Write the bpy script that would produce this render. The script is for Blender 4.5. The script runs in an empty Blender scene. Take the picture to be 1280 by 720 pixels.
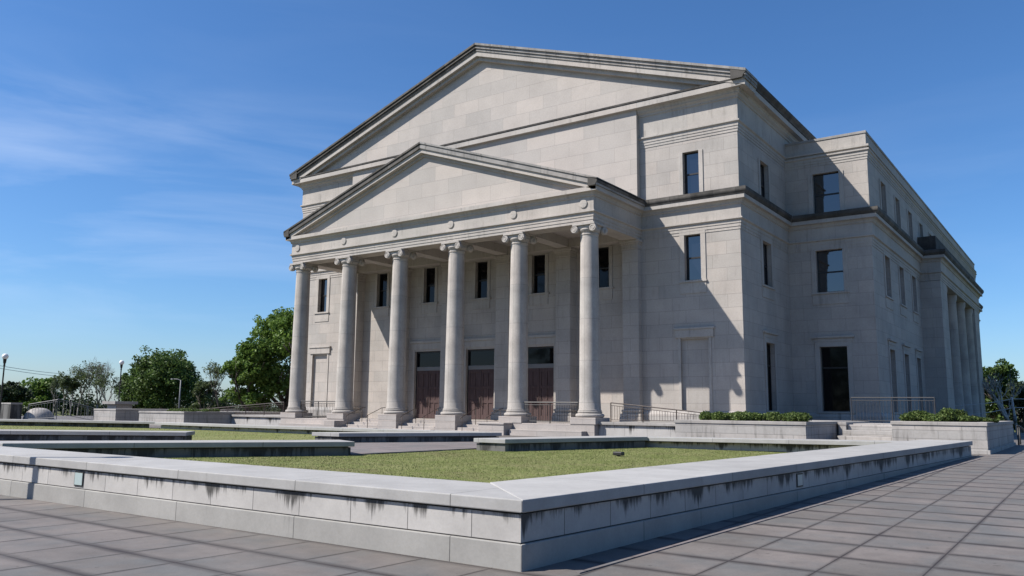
import bpy, math, random
from mathutils import Vector, Matrix, noise
S = bpy.context.scene
COL = S.collection
rad = math.radians

# ------------------------------------------------------------------ camera
CAM = (13.4982, -38.1587, 1.6)
YAW, PITCH, ROLL, FPX = -0.616604, 0.14723, 0.010925, 1024.725
def cam_axes():
    f = Vector((math.sin(YAW)*math.cos(PITCH), math.cos(YAW)*math.cos(PITCH), math.sin(PITCH)))
    r = Vector((math.cos(YAW), -math.sin(YAW), 0)); u = r.cross(f)
    return r*math.cos(ROLL)+u*math.sin(ROLL), -r*math.sin(ROLL)+u*math.cos(ROLL), f
CR, CU, CF = cam_axes()
cd = bpy.data.cameras.new('camera'); co = bpy.data.objects.new('camera', cd); COL.objects.link(co)
m = Matrix((CR, CU, -CF)).transposed().to_4x4(); m.translation = Vector(CAM); co.matrix_world = m
cd.sensor_width = 36; cd.lens = FPX/1280*36; cd.clip_end = 3000; cd.clip_start = .1
S.camera = co
def at(px, depth, z=0.0):
    """ground point seen at photo column px, at a given forward distance"""
    v = CR*((px-640)/FPX) + CF + CU*((360-505)/FPX)
    h = Vector((v.x, v.y)); h.normalize()
    fw = Vector((math.sin(YAW), math.cos(YAW)))
    k = depth/h.dot(fw)
    return Vector((CAM[0]+h.x*k, CAM[1]+h.y*k, z))

# ------------------------------------------------------------------ materials
class NT:
    def __init__(s, name):
        s.m = bpy.data.materials.new(name); s.m.use_nodes = True
        s.t = s.m.node_tree; s.n = s.t.nodes; s.b = s.n['Principled BSDF']
    def node(s, typ, **kw):
        n = s.n.new(typ)
        for k, v in kw.items():
            if k[0] == '_': n.inputs[k[1:].replace('_', ' ')].default_value = v
            else: setattr(n, k, v)
        return n
    def L(s, a, b): s.t.links.new(a, b)
    def coord(s, kind='Object'):
        if kind == 'UV': return s.node('ShaderNodeUVMap', uv_map='UVMap').outputs[0]
        return s.node('ShaderNodeTexCoord').outputs[kind]
    def mapped(s, src, scale=(1,1,1), loc=(0,0,0), rot=(0,0,0)):
        mp = s.node('ShaderNodeMapping'); s.L(src, mp.inputs[0])
        mp.inputs['Scale'].default_value = scale; mp.inputs['Location'].default_value = loc; mp.inputs['Rotation'].default_value = rot
        return mp.outputs[0]
    def noise(s, src, scale, detail=4, rough=.55):
        n = s.node('ShaderNodeTexNoise'); s.L(src, n.inputs['Vector'])
        n.inputs['Scale'].default_value = scale; n.inputs['Detail'].default_value = detail; n.inputs['Roughness'].default_value = rough
        return n.outputs['Fac']
    def ramp(s, src, stops):
        r = s.node('ShaderNodeValToRGB'); s.L(src, r.inputs[0]); e = r.color_ramp.elements
        while len(e) < len(stops): e.new(.5)
        for i, (p, c) in enumerate(stops):
            e[i].position = p; e[i].color = (c, c, c, 1) if not hasattr(c, '__len__') else tuple(c)+(1,)
        return r.outputs[0]
    def mix(s, fac, a, b, mode='MIX'):
        n = s.node('ShaderNodeMix', data_type='RGBA', blend_type=mode)
        for v, i in ((fac, 0), (a, 6), (b, 7)):
            if hasattr(v, 'links'): s.L(v, n.inputs[i])
            elif i == 0: n.inputs[0].default_value = v
            else: n.inputs[i].default_value = (v, v, v, 1) if not hasattr(v, '__len__') else tuple(v)+(1,)
        return n.outputs[2]
    def math(s, op, a, b=0.0, clamp=False):
        n = s.node('ShaderNodeMath', operation=op, use_clamp=clamp)
        for i, v in enumerate((a, b)):
            if hasattr(v, 'links'): s.L(v, n.inputs[i])
            else: n.inputs[i].default_value = v
        return n.outputs[0]
    def bump(s, h, strength=.3, dist=.01):
        b = s.node('ShaderNodeBump'); b.inputs['Strength'].default_value = strength; b.inputs['Distance'].default_value = dist
        s.L(h, b.inputs['Height']); s.L(b.outputs[0], s.b.inputs['Normal'])
    def out(s, col, rough=.8, spec=.3):
        if hasattr(col, 'links'): s.L(col, s.b.inputs['Base Color'])
        else: s.b.inputs['Base Color'].default_value = tuple(col)+(1,)
        s.b.inputs['Roughness'].default_value = rough; s.b.inputs['Specular IOR Level'].default_value = spec
        return s.m

def stone(name, base=(.50,.47,.45), bw=1.5, rh=.66, offset=.5, var=.10, mortar=.008, streak=.0, dirt=.25, shift=(0,0,0), blotch=1.0, tint=(1.02,.985,.965)):
    t = NT(name); uv = t.coord('UV'); v = t.mapped(uv, (1,1,1), shift)
    br = t.node('ShaderNodeTexBrick', offset=offset, offset_frequency=2, squash=1.0)
    t.L(v, br.inputs['Vector'])
    c1 = [c*(1-var) for c in base]; c2 = [min(1, c*(1+var)*k) for c, k in zip(base, tint)]
    br.inputs['Color1'].default_value = tuple(c1)+(1,); br.inputs['Color2'].default_value = tuple(c2)+(1,)
    br.inputs['Mortar'].default_value = tuple(c*.68 for c in base)+(1,)
    br.inputs['Scale'].default_value = 1; br.inputs['Mortar Size'].default_value = mortar; br.inputs['Mortar Smooth'].default_value = .3
    br.inputs['Brick Width'].default_value = bw; br.inputs['Row Height'].default_value = rh; br.inputs['Bias'].default_value = 0
    obj = t.coord('Object')
    big = t.noise(obj, .55*blotch, 5, .6)
    col = t.mix(1.0, br.outputs[0], t.ramp(big, [(.3, 1-dirt*.55), (.62, 1.0)]), 'MULTIPLY')
    fine = t.noise(obj, 14, 4, .7)
    col = t.mix(1.0, col, t.ramp(fine, [(.3, .90), (.7, 1.04)]), 'MULTIPLY')
    if streak:
        sv = t.mapped(uv, (3.2, .28, 1)); sn = t.noise(sv, 1.6, 5, .62)
        patch = t.noise(t.mapped(uv, (.7, 1.1, 1), (3,1,0)), 1.0, 3)
        f = t.math('MULTIPLY', t.ramp(sn, [(.50, 0), (.68, 1)]), t.ramp(patch, [(.42, 0), (.58, 1)]))
        f = t.math('MULTIPLY', f, streak, True)
        col = t.mix(f, col, (.075,.07,.062))
    h = t.math('ADD', t.math('MULTIPLY', fine, .25), t.math('SUBTRACT', 1.0, br.outputs['Fac']))
    t.bump(h, .35, .012)
    return t.out(col, .85, .25)

ST = (.400,.368,.332)
M = {}
M['ashlar'] = stone('limestone_blocks', ST, 1.45, .66, dirt=.34, var=.065, streak=.16, mortar=.010)
M['trim'] = stone('limestone_trim', (.412,.380,.342), 2.6, 40, 0, var=.03, dirt=.35, mortar=.006, streak=.35)
M['tymp'] = stone('limestone_gable', (.412,.378,.342), 1.9, .82, dirt=.2, var=.08)
M['shaft'] = stone('limestone_column', (.412,.382,.345), 60, 1.95, 0, var=.035, dirt=.5, mortar=.010, blotch=1.6, streak=.22)
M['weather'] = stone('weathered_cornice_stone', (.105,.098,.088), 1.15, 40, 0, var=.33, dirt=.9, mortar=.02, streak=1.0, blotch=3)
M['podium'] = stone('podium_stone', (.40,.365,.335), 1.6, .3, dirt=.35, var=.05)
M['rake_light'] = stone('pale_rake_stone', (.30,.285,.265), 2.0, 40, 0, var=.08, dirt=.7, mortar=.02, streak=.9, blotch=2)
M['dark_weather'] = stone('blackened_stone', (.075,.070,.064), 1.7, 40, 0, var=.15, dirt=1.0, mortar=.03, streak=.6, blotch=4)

def wallface(name, base, jw, zlo, zhi, drip=.8, shift=0, dens=.5):
    """low-wall stone: upright joints only, black drip stains hanging from the coping"""
    t = NT(name); uv = t.coord('UV')
    br = t.node('ShaderNodeTexBrick', offset=0)
    t.L(t.mapped(uv, (1,1,1), (shift, 5, 0)), br.inputs['Vector'])
    br.inputs['Color1'].default_value = tuple(c*.93 for c in base)+(1,); br.inputs['Color2'].default_value = tuple(c*1.06 for c in base)+(1,)
    br.inputs['Mortar'].default_value = tuple(c*.30 for c in base)+(1,)
    br.inputs['Scale'].default_value = 1; br.inputs['Mortar Size'].default_value = .006; br.inputs['Mortar Smooth'].default_value = .2
    br.inputs['Brick Width'].default_value = jw; br.inputs['Row Height'].default_value = 30
    obj = t.coord('Object'); col = br.outputs[0]
    col = t.mix(1.0, col, t.ramp(t.noise(obj, 1.7, 6, .65), [(.3, .84), (.65, 1.03)]), 'MULTIPLY')
    fine = t.noise(obj, 30, 4, .7)
    col = t.mix(1.0, col, t.ramp(fine, [(.3, .93), (.7, 1.03)]), 'MULTIPLY')
    sx = t.node('ShaderNodeSeparateXYZ'); t.L(uv, sx.inputs[0])
    g = t.node('ShaderNodeMapRange'); t.L(sx.outputs[1], g.inputs[0])
    g.inputs[1].default_value = zlo; g.inputs[2].default_value = zhi; g.inputs[3].default_value = -.34; g.inputs[4].default_value = .17
    sn = t.noise(t.mapped(uv, (15, 1.0, 1)), 1.0, 5, .7)
    patch = t.noise(t.mapped(uv, (1.3, .1, 1), (7,0,0)), 1.0, 3, .6)
    f = t.math('ADD', t.math('ADD', sn, g.outputs[0]), t.math('MULTIPLY', t.math('SUBTRACT', patch, .54), 1.9))
    f = t.ramp(f, [(dens, 0), (dens+.20, 1)])
    f = t.math('MULTIPLY', f, drip)
    col = t.mix(f, col, (.035,.033,.03))
    t.bump(t.math('ADD', t.math('MULTIPLY', fine, .3), t.math('SUBTRACT', 1.0, br.outputs['Fac'])), .4, .008)
    return t.out(col, .82, .3)
M['wallface'] = wallface('low_wall_stone', (.405,.385,.36), .905, .27, .57, .9, .36, .455)
M['wallbase'] = wallface('low_wall_base_stone', (.31,.298,.275), 2.5, -.5, .9, .35, 1.23, .60)
M['coping'] = wallface('coping_stone', (.345,.335,.318), 2.5, -2, 3, .30, 1.23, .62)
M['terrace'] = stone('terrace_wall_stone', (.395,.375,.35), 1.35, .27, dirt=.5, var=.06, streak=.75, mortar=.012)
M['terrace_coping'] = stone('terrace_coping_stone', (.36,.34,.315), 1.8, 40, 0, dirt=.6, var=.05, streak=.5)
M['inner_face'] = wallface('shade_darkened_low_wall_stone', (.15,.145,.135), 1.25, .0, .6, .9, .1, .40)  # base colour darkened to put shade into the inner wall faces
M['stained_face'] = wallface('black_stained_wall_stone', (.42,.40,.375), 1.1, .45, 1.05, .95, .2, .44)

# paving: 0.905 m slabs with dark joints and soft dark staining along them
def paving(name, base, rot, stain=.55, off=(0,0,0)):
    t = NT(name); obj = t.coord('Object')
    v = t.mapped(obj, (1,1,1), off, (0,0,rot))
    wob = t.noise(obj, 1.3, 3)
    def axis(i):
        s_ = t.node('ShaderNodeSeparateXYZ'); t.L(v, s_.inputs[0])
        q = t.math('DIVIDE', s_.outputs[i], .905)
        fr = t.math('FRACT', t.math('ADD', q, 500.0)); d = t.math('MULTIPLY', t.math('ABSOLUTE', t.math('SUBTRACT', fr, .5)), 1.0)
        dj = t.math('SUBTRACT', .5, d)      # 0 at joint
        return dj, t.math('FLOOR', q)
    dx, ix = axis(0); dy, iy = axis(1)
    cell = t.node('ShaderNodeCombineXYZ'); t.L(ix, cell.inputs[0]); t.L(iy, cell.inputs[1])
    wn = t.node('ShaderNodeTexWhiteNoise', noise_dimensions='2D'); t.L(cell.outputs[0], wn.inputs['Vector'])
    col = t.mix(wn.outputs['Value'], tuple(c*.90 for c in base), (base[0]*1.05, base[1]*1.02, base[2]*1.02))
    big = t.noise(obj, .5, 5, .62)
    col = t.mix(1.0, col, t.ramp(big, [(.3, .78), (.65, 1.06)]), 'MULTIPLY')
    grey = t.noise(obj, 1.1, 4, .6)
    col = t.mix(t.ramp(grey, [(.46, 0), (.66, .7)]), col, (base[1]*.76, base[1]*.78, base[1]*.76))
    fine = t.noise(obj, 45, 3, .7)
    col = t.mix(1.0, col, t.ramp(fine, [(.3, .88), (.7, 1.07)]), 'MULTIPLY')
    gum = t.noise(obj, 11, 2, .4); col = t.mix(t.ramp(gum, [(.70, 0), (.74, .45)]), col, (.05,.045,.04))
    vein = t.noise(t.mapped(obj, (1,1,1), (2,7,0)), 2.6, 6, .75); col = t.mix(1.0, col, t.ramp(vein, [(.3, .80), (.7, 1.08)]), 'MULTIPLY')
    m1 = t.noise(t.mapped(obj, (1,1,1), (4,2,0)), .9, 3)
    sy = t.ramp(t.math('ADD', dy, t.math('MULTIPLY', t.math('SUBTRACT', wob, .5), .12)), [(.0, 1), (.13, 0)])
    sxx = t.ramp(t.math('ADD', dx, t.math('MULTIPLY', t.math('SUBTRACT', wob, .5), .06)), [(.0, .8), (.055, 0)])
    st = t.math('MULTIPLY', t.math('MAXIMUM', sy, sxx), t.ramp(m1, [(.33, .55), (.6, 1)]))
    col = t.mix(t.math('MULTIPLY', st, stain), col, (.035,.028,.026))
    j = t.math('MAXIMUM', t.ramp(dx, [(.006, 1), (.011, 0)]), t.ramp(dy, [(.006, 1), (.011, 0)]))
    col = t.mix(t.math('MULTIPLY', j, .8), col, (.02,.015,.014))
    t.bump(t.math('SUBTRACT', t.math('MULTIPLY', fine, .25), j), .35, .008)
    return t.out(col, .75, .35)
M['paving'] = paving('plaza_paving', (.166,.149,.134), rad(0.75), 1.0, (-10.55+.9, .32, 0))
M['inner_paving'] = paving('inner_path_paving', (.205,.178,.170), 0, .2)

def plain(name, col, rough=.5, spec=.4, metal=0.0, nz=0.0):
    t = NT(name)
    c = col
    if nz: c = t.mix(1.0, col, t.ramp(t.noise(t.coord('Object'), 6, 4), [(.3, 1-nz), (.7, 1+nz*.4)]), 'MULTIPLY')
    mm = t.out(c, rough, spec); t.b.inputs['Metallic'].default_value = metal
    return mm
M['bronze'] = plain('dark_bronze_frame', (.018,.016,.015), .45)
M['iron'] = plain('black_iron', (.02,.019,.018), .5)
M['rust_iron'] = plain('brown_iron', (.055,.038,.030), .6, nz=.3)
M['grey_iron'] = plain('weathered_grey_rail', (.16,.16,.165), .5)
M['dull_iron'] = plain('dull_grey_rail', (.03,.03,.033), .6)
g = NT('window_glass'); g.out((.006,.007,.010), .03, .5); g.b.inputs['IOR'].default_value = 2.0
g.bump(g.noise(g.coord('Object'), .8, 2), .04, .05); M['glass'] = g.m
g = NT('dark_portico_glass'); g.out((.004,.004,.005), .05, .5); g.b.inputs['IOR'].default_value = 1.28; M['glass_dark'] = g.m
t = NT('door_wood'); M['door'] = t.out(t.mix(1.0, (.088,.060,.057), t.ramp(t.noise(t.mapped(t.coord('Object'), (6,6,.8)), 2, 5), [(.3,.75),(.7,1.15)]), 'MULTIPLY'), .75, .08)
M['door_dark'] = plain('door_transom_bar', (.15,.145,.14), .5)
M['globe'] = plain('lamp_globe', (.75,.73,.72), .25, .5)
M['lens'] = plain('light_lens', (.34,.41,.40), .3, .5)
M['roof'] = plain('roof_metal', (.12,.115,.11), .6, nz=.3)
M['wood_pole'] = plain('pole_wood', (.42,.40,.37), .8, nz=.3)
M['cable'] = plain('overhead_wire', (.30,.30,.29), .6)

def leafmat(name, cols, rough=.55):
    t = NT(name); gi = t.node('ShaderNodeNewGeometry')
    r = t.node('ShaderNodeValToRGB'); t.L(gi.outputs['Random Per Island'], r.inputs[0]); e = r.color_ramp.elements
    while len(e) < len(cols): e.new(.5)
    for i, c in enumerate(cols): e[i].position = i/(len(cols)-1); e[i].color = tuple(c)+(1,)
    clump = t.noise(t.coord('Object'), .35, 3)
    col = t.mix(1.0, r.outputs[0], t.ramp(clump, [(.35,.75),(.65,1.25)]), 'MULTIPLY')
    t.out(col, rough, .25)
    tr = t.node('ShaderNodeBsdfTranslucent'); t.L(col, tr.inputs[0])
    ms = t.node('ShaderNodeMixShader'); ms.inputs[0].default_value = .35
    t.L(t.b.outputs[0], ms.inputs[1]); t.L(tr.outputs[0], ms.inputs[2]); t.L(ms.outputs[0], t.n['Material Output'].inputs[0])
    return t.m
M['leaf_dark'] = leafmat('dark_leaves', [(.035,.068,.018),(.070,.118,.028),(.12,.175,.045)])
M['leaf_mid'] = leafmat('bright_leaves', [(.055,.105,.020),(.105,.178,.033),(.17,.245,.05)])
M['leaf_young'] = leafmat('young_leaves', [(.06,.085,.035),(.09,.12,.045),(.12,.15,.06)])
M['leaf_hedge'] = leafmat('hedge_leaves', [(.035,.06,.016),(.075,.115,.028),(.15,.19,.06)])
M['leaf_shade'] = leafmat('thicket_leaves', [(.02,.035,.015),(.035,.055,.02),(.06,.075,.035)])
t = NT('bark'); M['bark'] = t.out(t.mix(1.0, (.10,.085,.07), t.ramp(t.noise(t.mapped(t.coord('Object'), (4,4,1)), 3, 5), [(.3,.6),(.7,1.3)]), 'MULTIPLY'), .9, .2)
t = NT('grey_bark'); M['bark_grey'] = t.out(t.mix(1.0, (.19,.175,.16), t.ramp(t.noise(t.coord('Object'), 3, 5), [(.3,.7),(.7,1.3)]), 'MULTIPLY'), .9, .2)
t = NT('pale_bark'); M['bark_pale'] = t.out(t.mix(1.0, (.42,.40,.37), t.ramp(t.noise(t.coord('Object'), 3, 5), [(.3,.6),(.7,1.2)]), 'MULTIPLY'), .9, .2)

def grassmat(name):
    t = NT(name); obj = t.coord('Object')
    a = t.noise(obj, .7, 6, .65); b = t.noise(obj, 5, 5, .7); c = t.noise(obj, 60, 3, .7)
    col = t.mix(t.ramp(a, [(.35, 0), (.65, 1)]), (.140,.165,.048), (.195,.205,.080))
    col = t.mix(t.ramp(b, [(.50, 0), (.72, .7)]), col, (.24,.200,.11))
    pt = t.noise(t.mapped(obj, (.5,1.3,1), (9,4,0)), .8, 4, .6)
    col = t.mix(t.ramp(pt, [(.52, 0), (.66, .55)]), col, (.19,.165,.085))
    col = t.mix(1.0, col, t.ramp(c, [(.25, .7), (.75, 1.2)]), 'MULTIPLY')
    t.bump(c, .6, .03)
    return t.out(col, .85, .1)
M['grass'] = grassmat('lawn_grass')
t = NT('grass_blades'); gi = t.node('ShaderNodeNewGeometry')
rr = t.node('ShaderNodeValToRGB'); t.L(gi.outputs['Random Per Island'], rr.inputs[0]); e = rr.color_ramp.elements
e.new(.5)
for i, (p, c) in enumerate(((0,(.125,.155,.042)),(.70,(.18,.21,.07)),(1,(.29,.26,.14)))): e[i].position = p; e[i].color = c+(1,)
M['blades'] = t.out(t.mix(1.0, rr.outputs[0], t.ramp(t.noise(t.coord('Object'), .9, 5, .6), [(.33,.74),(.66,1.20)]), 'MULTIPLY'), .7, .15)
t = NT('ground_earth'); a = t.noise(t.coord('Object'), .05, 5)
M['earth'] = t.out(t.mix(t.ramp(a, [(.4,0),(.6,1)]), (.06,.085,.025), (.12,.115,.05)), .9, .1)

# ------------------------------------------------------------------ mesh builder
def dvec(v): return (v[0], v[1], v[2])
class MB:
    def __init__(s): s.v = []; s.f = []
    def add(s, vs, fs):
        o = len(s.v); s.v += [dvec(p) for p in vs]; s.f += [tuple(i+o for i in f) for f in fs]; return s
    def box(s, x0, x1, y0, y1, z0, z1):
        p = [(x,y,z) for z in (z0,z1) for y in (y0,y1) for x in (x0,x1)]
        return s.add(p, [(0,2,3,1),(4,5,7,6),(0,1,5,4),(2,6,7,3),(0,4,6,2),(1,3,7,5)])
    def quad(s, a, b, c, d): return s.add([a,b,c,d], [(0,1,2,3)])
    def prism(s, poly, z0, z1, zt=None):
        n = len(poly); lo = [(x,y,z0) for x,y in poly]
        hi = [(x,y,(z1 if zt is None else zt(x,y)+z1)) for x,y in poly]
        if zt: lo = [(x,y,zt(x,y)+z0) for x,y in poly]
        return s.add(lo+hi, [tuple(reversed(range(n))), tuple(range(n,2*n))]+[(i,(i+1)%n,n+(i+1)%n,n+i) for i in range(n)])
    def xz(s, poly, y0, y1):       # polygon in x,z extruded along y
        n = len(poly)
        return s.add([(x,y0,z) for x,z in poly]+[(x,y1,z) for x,z in poly], [tuple(range(n)), tuple(reversed(range(n,2*n)))]+[(i,n+i,n+(i+1)%n,(i+1)%n) for i in range(n)])
    def lathe(s, prof, c, seg=32, cap=True, rotaxis=None):
        vs = []; 
        for r, z in prof:
            for k in range(seg):
                a = 2*math.pi*k/seg; vs.append(Vector((r*math.cos(a), r*math.sin(a), z)))
        fs = [(i*seg+k, i*seg+(k+1)%seg, (i+1)*seg+(k+1)%seg, (i+1)*seg+k) for i in range(len(prof)-1) for k in range(seg)]
        if cap: fs += [tuple(reversed(range(seg))), tuple(range((len(prof)-1)*seg, len(prof)*seg))]
        if rotaxis: vs = [rotaxis @ p for p in vs]
        return s.add([p+Vector(c) for p in vs], fs)
    def tube(s, pts, r, seg=8, r2=None):
        pts = [Vector(p) for p in pts]; n = len(pts); r2 = r if r2 is None else r2
        vs = []
        for i, p in enumerate(pts):
            d = (pts[min(i+1,n-1)]-pts[max(i-1,0)]).normalized()
            a = d.orthogonal().normalized() if abs(d.z) > .9 else d.cross(Vector((0,0,1))).normalized()
            b = d.cross(a).normalized(); rr = r+(r2-r)*i/max(1,n-1)
            for k in range(seg):
                t = 2*math.pi*k/seg; vs.append(p+a*(rr*math.cos(t))+b*(rr*math.sin(t)))
        fs = [(i*seg+k, i*seg+(k+1)%seg, (i+1)*seg+(k+1)%seg, (i+1)*seg+k) for i in range(n-1) for k in range(seg)]
        fs += [tuple(reversed(range(seg))), tuple(range((n-1)*seg, n*seg))]
        return s.add(vs, fs)
    def sweep(s, prof, path, closed=False):
        """profile (out,z) swept along plan path; outward = right-hand side of travel"""
        n = len(path); P = [Vector(p) for p in path]; mit = []
        for i in range(n):
            d1 = (P[i]-P[i-1]).normalized() if (i > 0 or closed) else None
            d2 = (P[(i+1)%n]-P[i]).normalized() if (i < n-1 or closed) else None
            n1 = Vector((d1.y,-d1.x)) if d1 else None; n2 = Vector((d2.y,-d2.x)) if d2 else None
            if n1 is None: mm = n2
            elif n2 is None: mm = n1
            else: mm = (n1+n2)/(1+n1.dot(n2))
            mit.append(mm)
        k = len(prof); vs = [(P[i].x+mit[i].x*o, P[i].y+mit[i].y*o, z) for i in range(n) for o, z in prof]
        fs = [(i*k+j, ((i+1)%n)*k+j, ((i+1)%n)*k+j+1, i*k+j+1) for i in range(n if closed else n-1) for j in range(k-1)]
        if not closed: fs += [tuple(range(k)), tuple(reversed(range((n-1)*k, n*k)))]
        return s.add(vs, fs)
    def build(s, name, mat, parent=None, smooth=False, bevel=0, org=None, angle=False, swap=False):
        me = bpy.data.meshes.new(name)
        o3 = Vector(org) if org else Vector((0,0,0))
        me.from_pydata([(x-o3.x,y-o3.y,z-o3.z) for x,y,z in s.v] if org else s.v, [], s.f)
        me.update()
        uvl = me.uv_layers.new(name='UVMap'); V = me.vertices; uvs = [0.0]*(2*len(me.loops))
        off = o3
        for p in me.polygons:
            nx, ny, nz = abs(p.normal.x), abs(p.normal.y), abs(p.normal.z)
            for li in p.loop_indices:
                c = V[me.loops[li].vertex_index].co
                if nz > .75: u, w = (c.y+off.y, c.x+off.x) if swap else (c.x+off.x, c.y+off.y)
                elif nx > ny: u, w = c.y+off.y, c.z+off.z
                else: u, w = c.x+off.x, c.z+off.z
                uvs[2*li] = u; uvs[2*li+1] = w
        uvl.data.foreach_set('uv', uvs)
        if smooth: me.polygons.foreach_set('use_smooth', [True]*len(me.polygons))
        me.materials.append(mat)
        ob = bpy.data.objects.new(name, me); COL.objects.link(ob)
        if parent: ob.parent = parent
        if org:
            ob.location = o3-(parent.location if parent else Vector((0,0,0)))
        if bevel:
            b = ob.modifiers.new('bevel', 'BEVEL'); b.width = bevel; b.segments = 2; b.limit_method = 'ANGLE'; b.angle_limit = rad(40)
        if angle and smooth:
            try: me.set_sharp_from_angle(angle=rad(angle))
            except Exception: pass
        return ob
def tag(o, label=None, cat=None, group=None, kind=None):
    for k, v in (('label',label),('category',cat),('group',group),('kind',kind)):
        if v: o[k] = v
    return o
def thing(name, label, cat, group=None, loc=(0,0,0)):
    o = bpy.data.objects.new(name, None); COL.objects.link(o); o.location = loc; o.empty_display_size = .3
    return tag(o, label, cat, group, 'thing')
def copy_tree(o, parent=None):
    c = o.copy(); COL.objects.link(c)
    if parent: c.parent = parent
    for ch in list(o.children): copy_tree(ch, c)
    return c

# ================================================================== SETTING
AX = -16.0                                   # symmetry axis of the building
def gz(x, y): return max(0.0, min(.38, .0172*(y+31.2)))    # the plaza rises gently to the building
ground = MB()
ground.quad((-900,-700,-.35), (900,-700,-.35), (900,1100,-.35), (-900,1100,-.35))
tag(ground.build('ground', M['earth']), kind='structure')
pz = MB(); ys = [-62,-50,-40,-31.2,-24,-17,-9.1,0,30]; xs = [-80,-40,-10,5,10,20,34]
grid = [(x,y,gz(x,y)) for y in ys for x in xs]; nx = len(xs)
pz.add(grid, [(j*nx+i, j*nx+i+1, (j+1)*nx+i+1, (j+1)*nx+i) for j in range(len(ys)-1) for i in range(nx-1)])
tag(pz.build('plaza_pavement', M['paving']), kind='structure')

# ================================================================== COURTHOUSE
B = thing('courthouse', 'large pale limestone courthouse with a six column portico, two stacked pediments and side wings', 'building', loc=(AX,0,0))
class Rel:      # children of B built in world coordinates
    pass
def part(mb, name, mat, parent=None, **kw):
    o = mb.build(name, mat, parent or B, **kw)
    if (parent is None or parent is B) and 'org' not in kw: o.location = -B.location
    return o
LW = -32.0; WX = 4.392; WY = 7.592; SX = 5.63; SY0, SY1 = 22.07, 43.6; YE = 56.0
PX0, PX1 = -26.67, -5.33; PY = -5.04; RY = .3; HB = .4
def mx(x): return 2*AX-x
# local frames: (u, d, z) with d = depth behind the wall plane
def TF(y): return lambda u,d,z: (u, y+d, z)
def TR(x): return lambda u,d,z: (x-d, u, z)
def TL(x): return lambda u,d,z: (x+d, u, z)
def lbox(mb, T, u0,u1,d0,d1,z0,z1):
    p = [T(u,d,z) for z in (z0,z1) for d in (d0,d1) for u in (u0,u1)]
    return mb.add(p, [(0,2,3,1),(4,5,7,6),(0,1,5,4),(2,6,7,3),(0,4,6,2),(1,3,7,5)])
def wall(mb, T, u0,u1,z0,z1, holes, dep=.3):
    us = sorted({u0,u1,*[h[0] for h in holes],*[h[1] for h in holes]}); zs = sorted({z0,z1,*[h[2] for h in holes],*[h[3] for h in holes]})
    for i in range(len(us)-1):
        for j in range(len(zs)-1):
            uc, zc = (us[i]+us[i+1])/2, (zs[j]+zs[j+1])/2
            if any(h[0]<uc<h[1] and h[2]<zc<h[3] for h in holes): continue
            mb.quad(T(us[i],0,zs[j]), T(us[i+1],0,zs[j]), T(us[i+1],0,zs[j+1]), T(us[i],0,zs[j+1]))
    for a,b,c,d in holes:
        mb.quad(T(a,0,c),T(a,dep,c),T(a,dep,d),T(a,0,d)); mb.quad(T(b,0,c),T(b,0,d),T(b,dep,d),T(b,dep,c))
        mb.quad(T(a,0,d),T(a,dep,d),T(b,dep,d),T(b,0,d)); mb.quad(T(a,0,c),T(b,0,c),T(b,dep,c),T(a,dep,c))
def window(T, a,b,z0,z1, rail=None, dep=.26, apron=True, surround=.26, cap=False, head=True, sill=True, gm='glass'):
    f = MB(); w = .055
    lbox(f,T,a,a+w,dep-.05,dep+.05,z0,z1); lbox(f,T,b-w,b,dep-.05,dep+.05,z0,z1)
    lbox(f,T,a+w,b-w,dep-.05,dep+.05,z1-w,z1); lbox(f,T,a+w,b-w,dep-.05,dep+.05,z0,z0+w)
    rz = (z0+z1)/2 if rail is None else rail
    lbox(f,T,a+w,b-w,dep-.035,dep+.04,rz-.04,rz+.04)
    win = part(f, 'window', M['bronze'])
    g = MB(); lbox(g,T,a+w,b-w,dep+.005,dep+.03,z0+w,rz-.04); g.build('pane', M[gm], win)
    g = MB(); lbox(g,T,a+w,b-w,dep-.012,dep+.012,rz+.04,z1-w); g.build('pane', M[gm], win)
    if surround:
        s_ = MB(); q = surround
        zt = z1+(q if head else 0)
        if not head:
            for u0,u1 in ((a-q,a),(b,b+q)):
                jm = MB(); lbox(jm,T,u0,u1,-.045,.02,z0,z1); jm.build('jamb', M['trim'], win, bevel=.01)
        else:
            lbox(s_,T,a-q,a,-.045,.02,z0,z1); lbox(s_,T,b,b+q,-.045,.02,z0,z1); lbox(s_,T,a-q,b+q,-.045,.02,z1,zt)
        if apron:
            ap = MB(); lbox(ap,T,a-q,b+q,-.035,.02,z0-.66,z0-.1); ap.build('apron', M['trim'], win, bevel=.01)
        if cap:
            lbox(s_,T,a-q-.04,b+q+.04,-.06,.02,zt,zt+.2); lbox(s_,T,a-q-.14,b+q+.14,-.15,.02,zt+.2,zt+.32)
        if s_.v: s_.build('surround', M['trim'], win, bevel=.012)
    if sill:
        s_ = MB(); lbox(s_,T,a-.3,b+.3,-.10,dep-.06,z0-.1,z0); s_.build('sill', M['trim'], win, bevel=.012)
    return win

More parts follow.
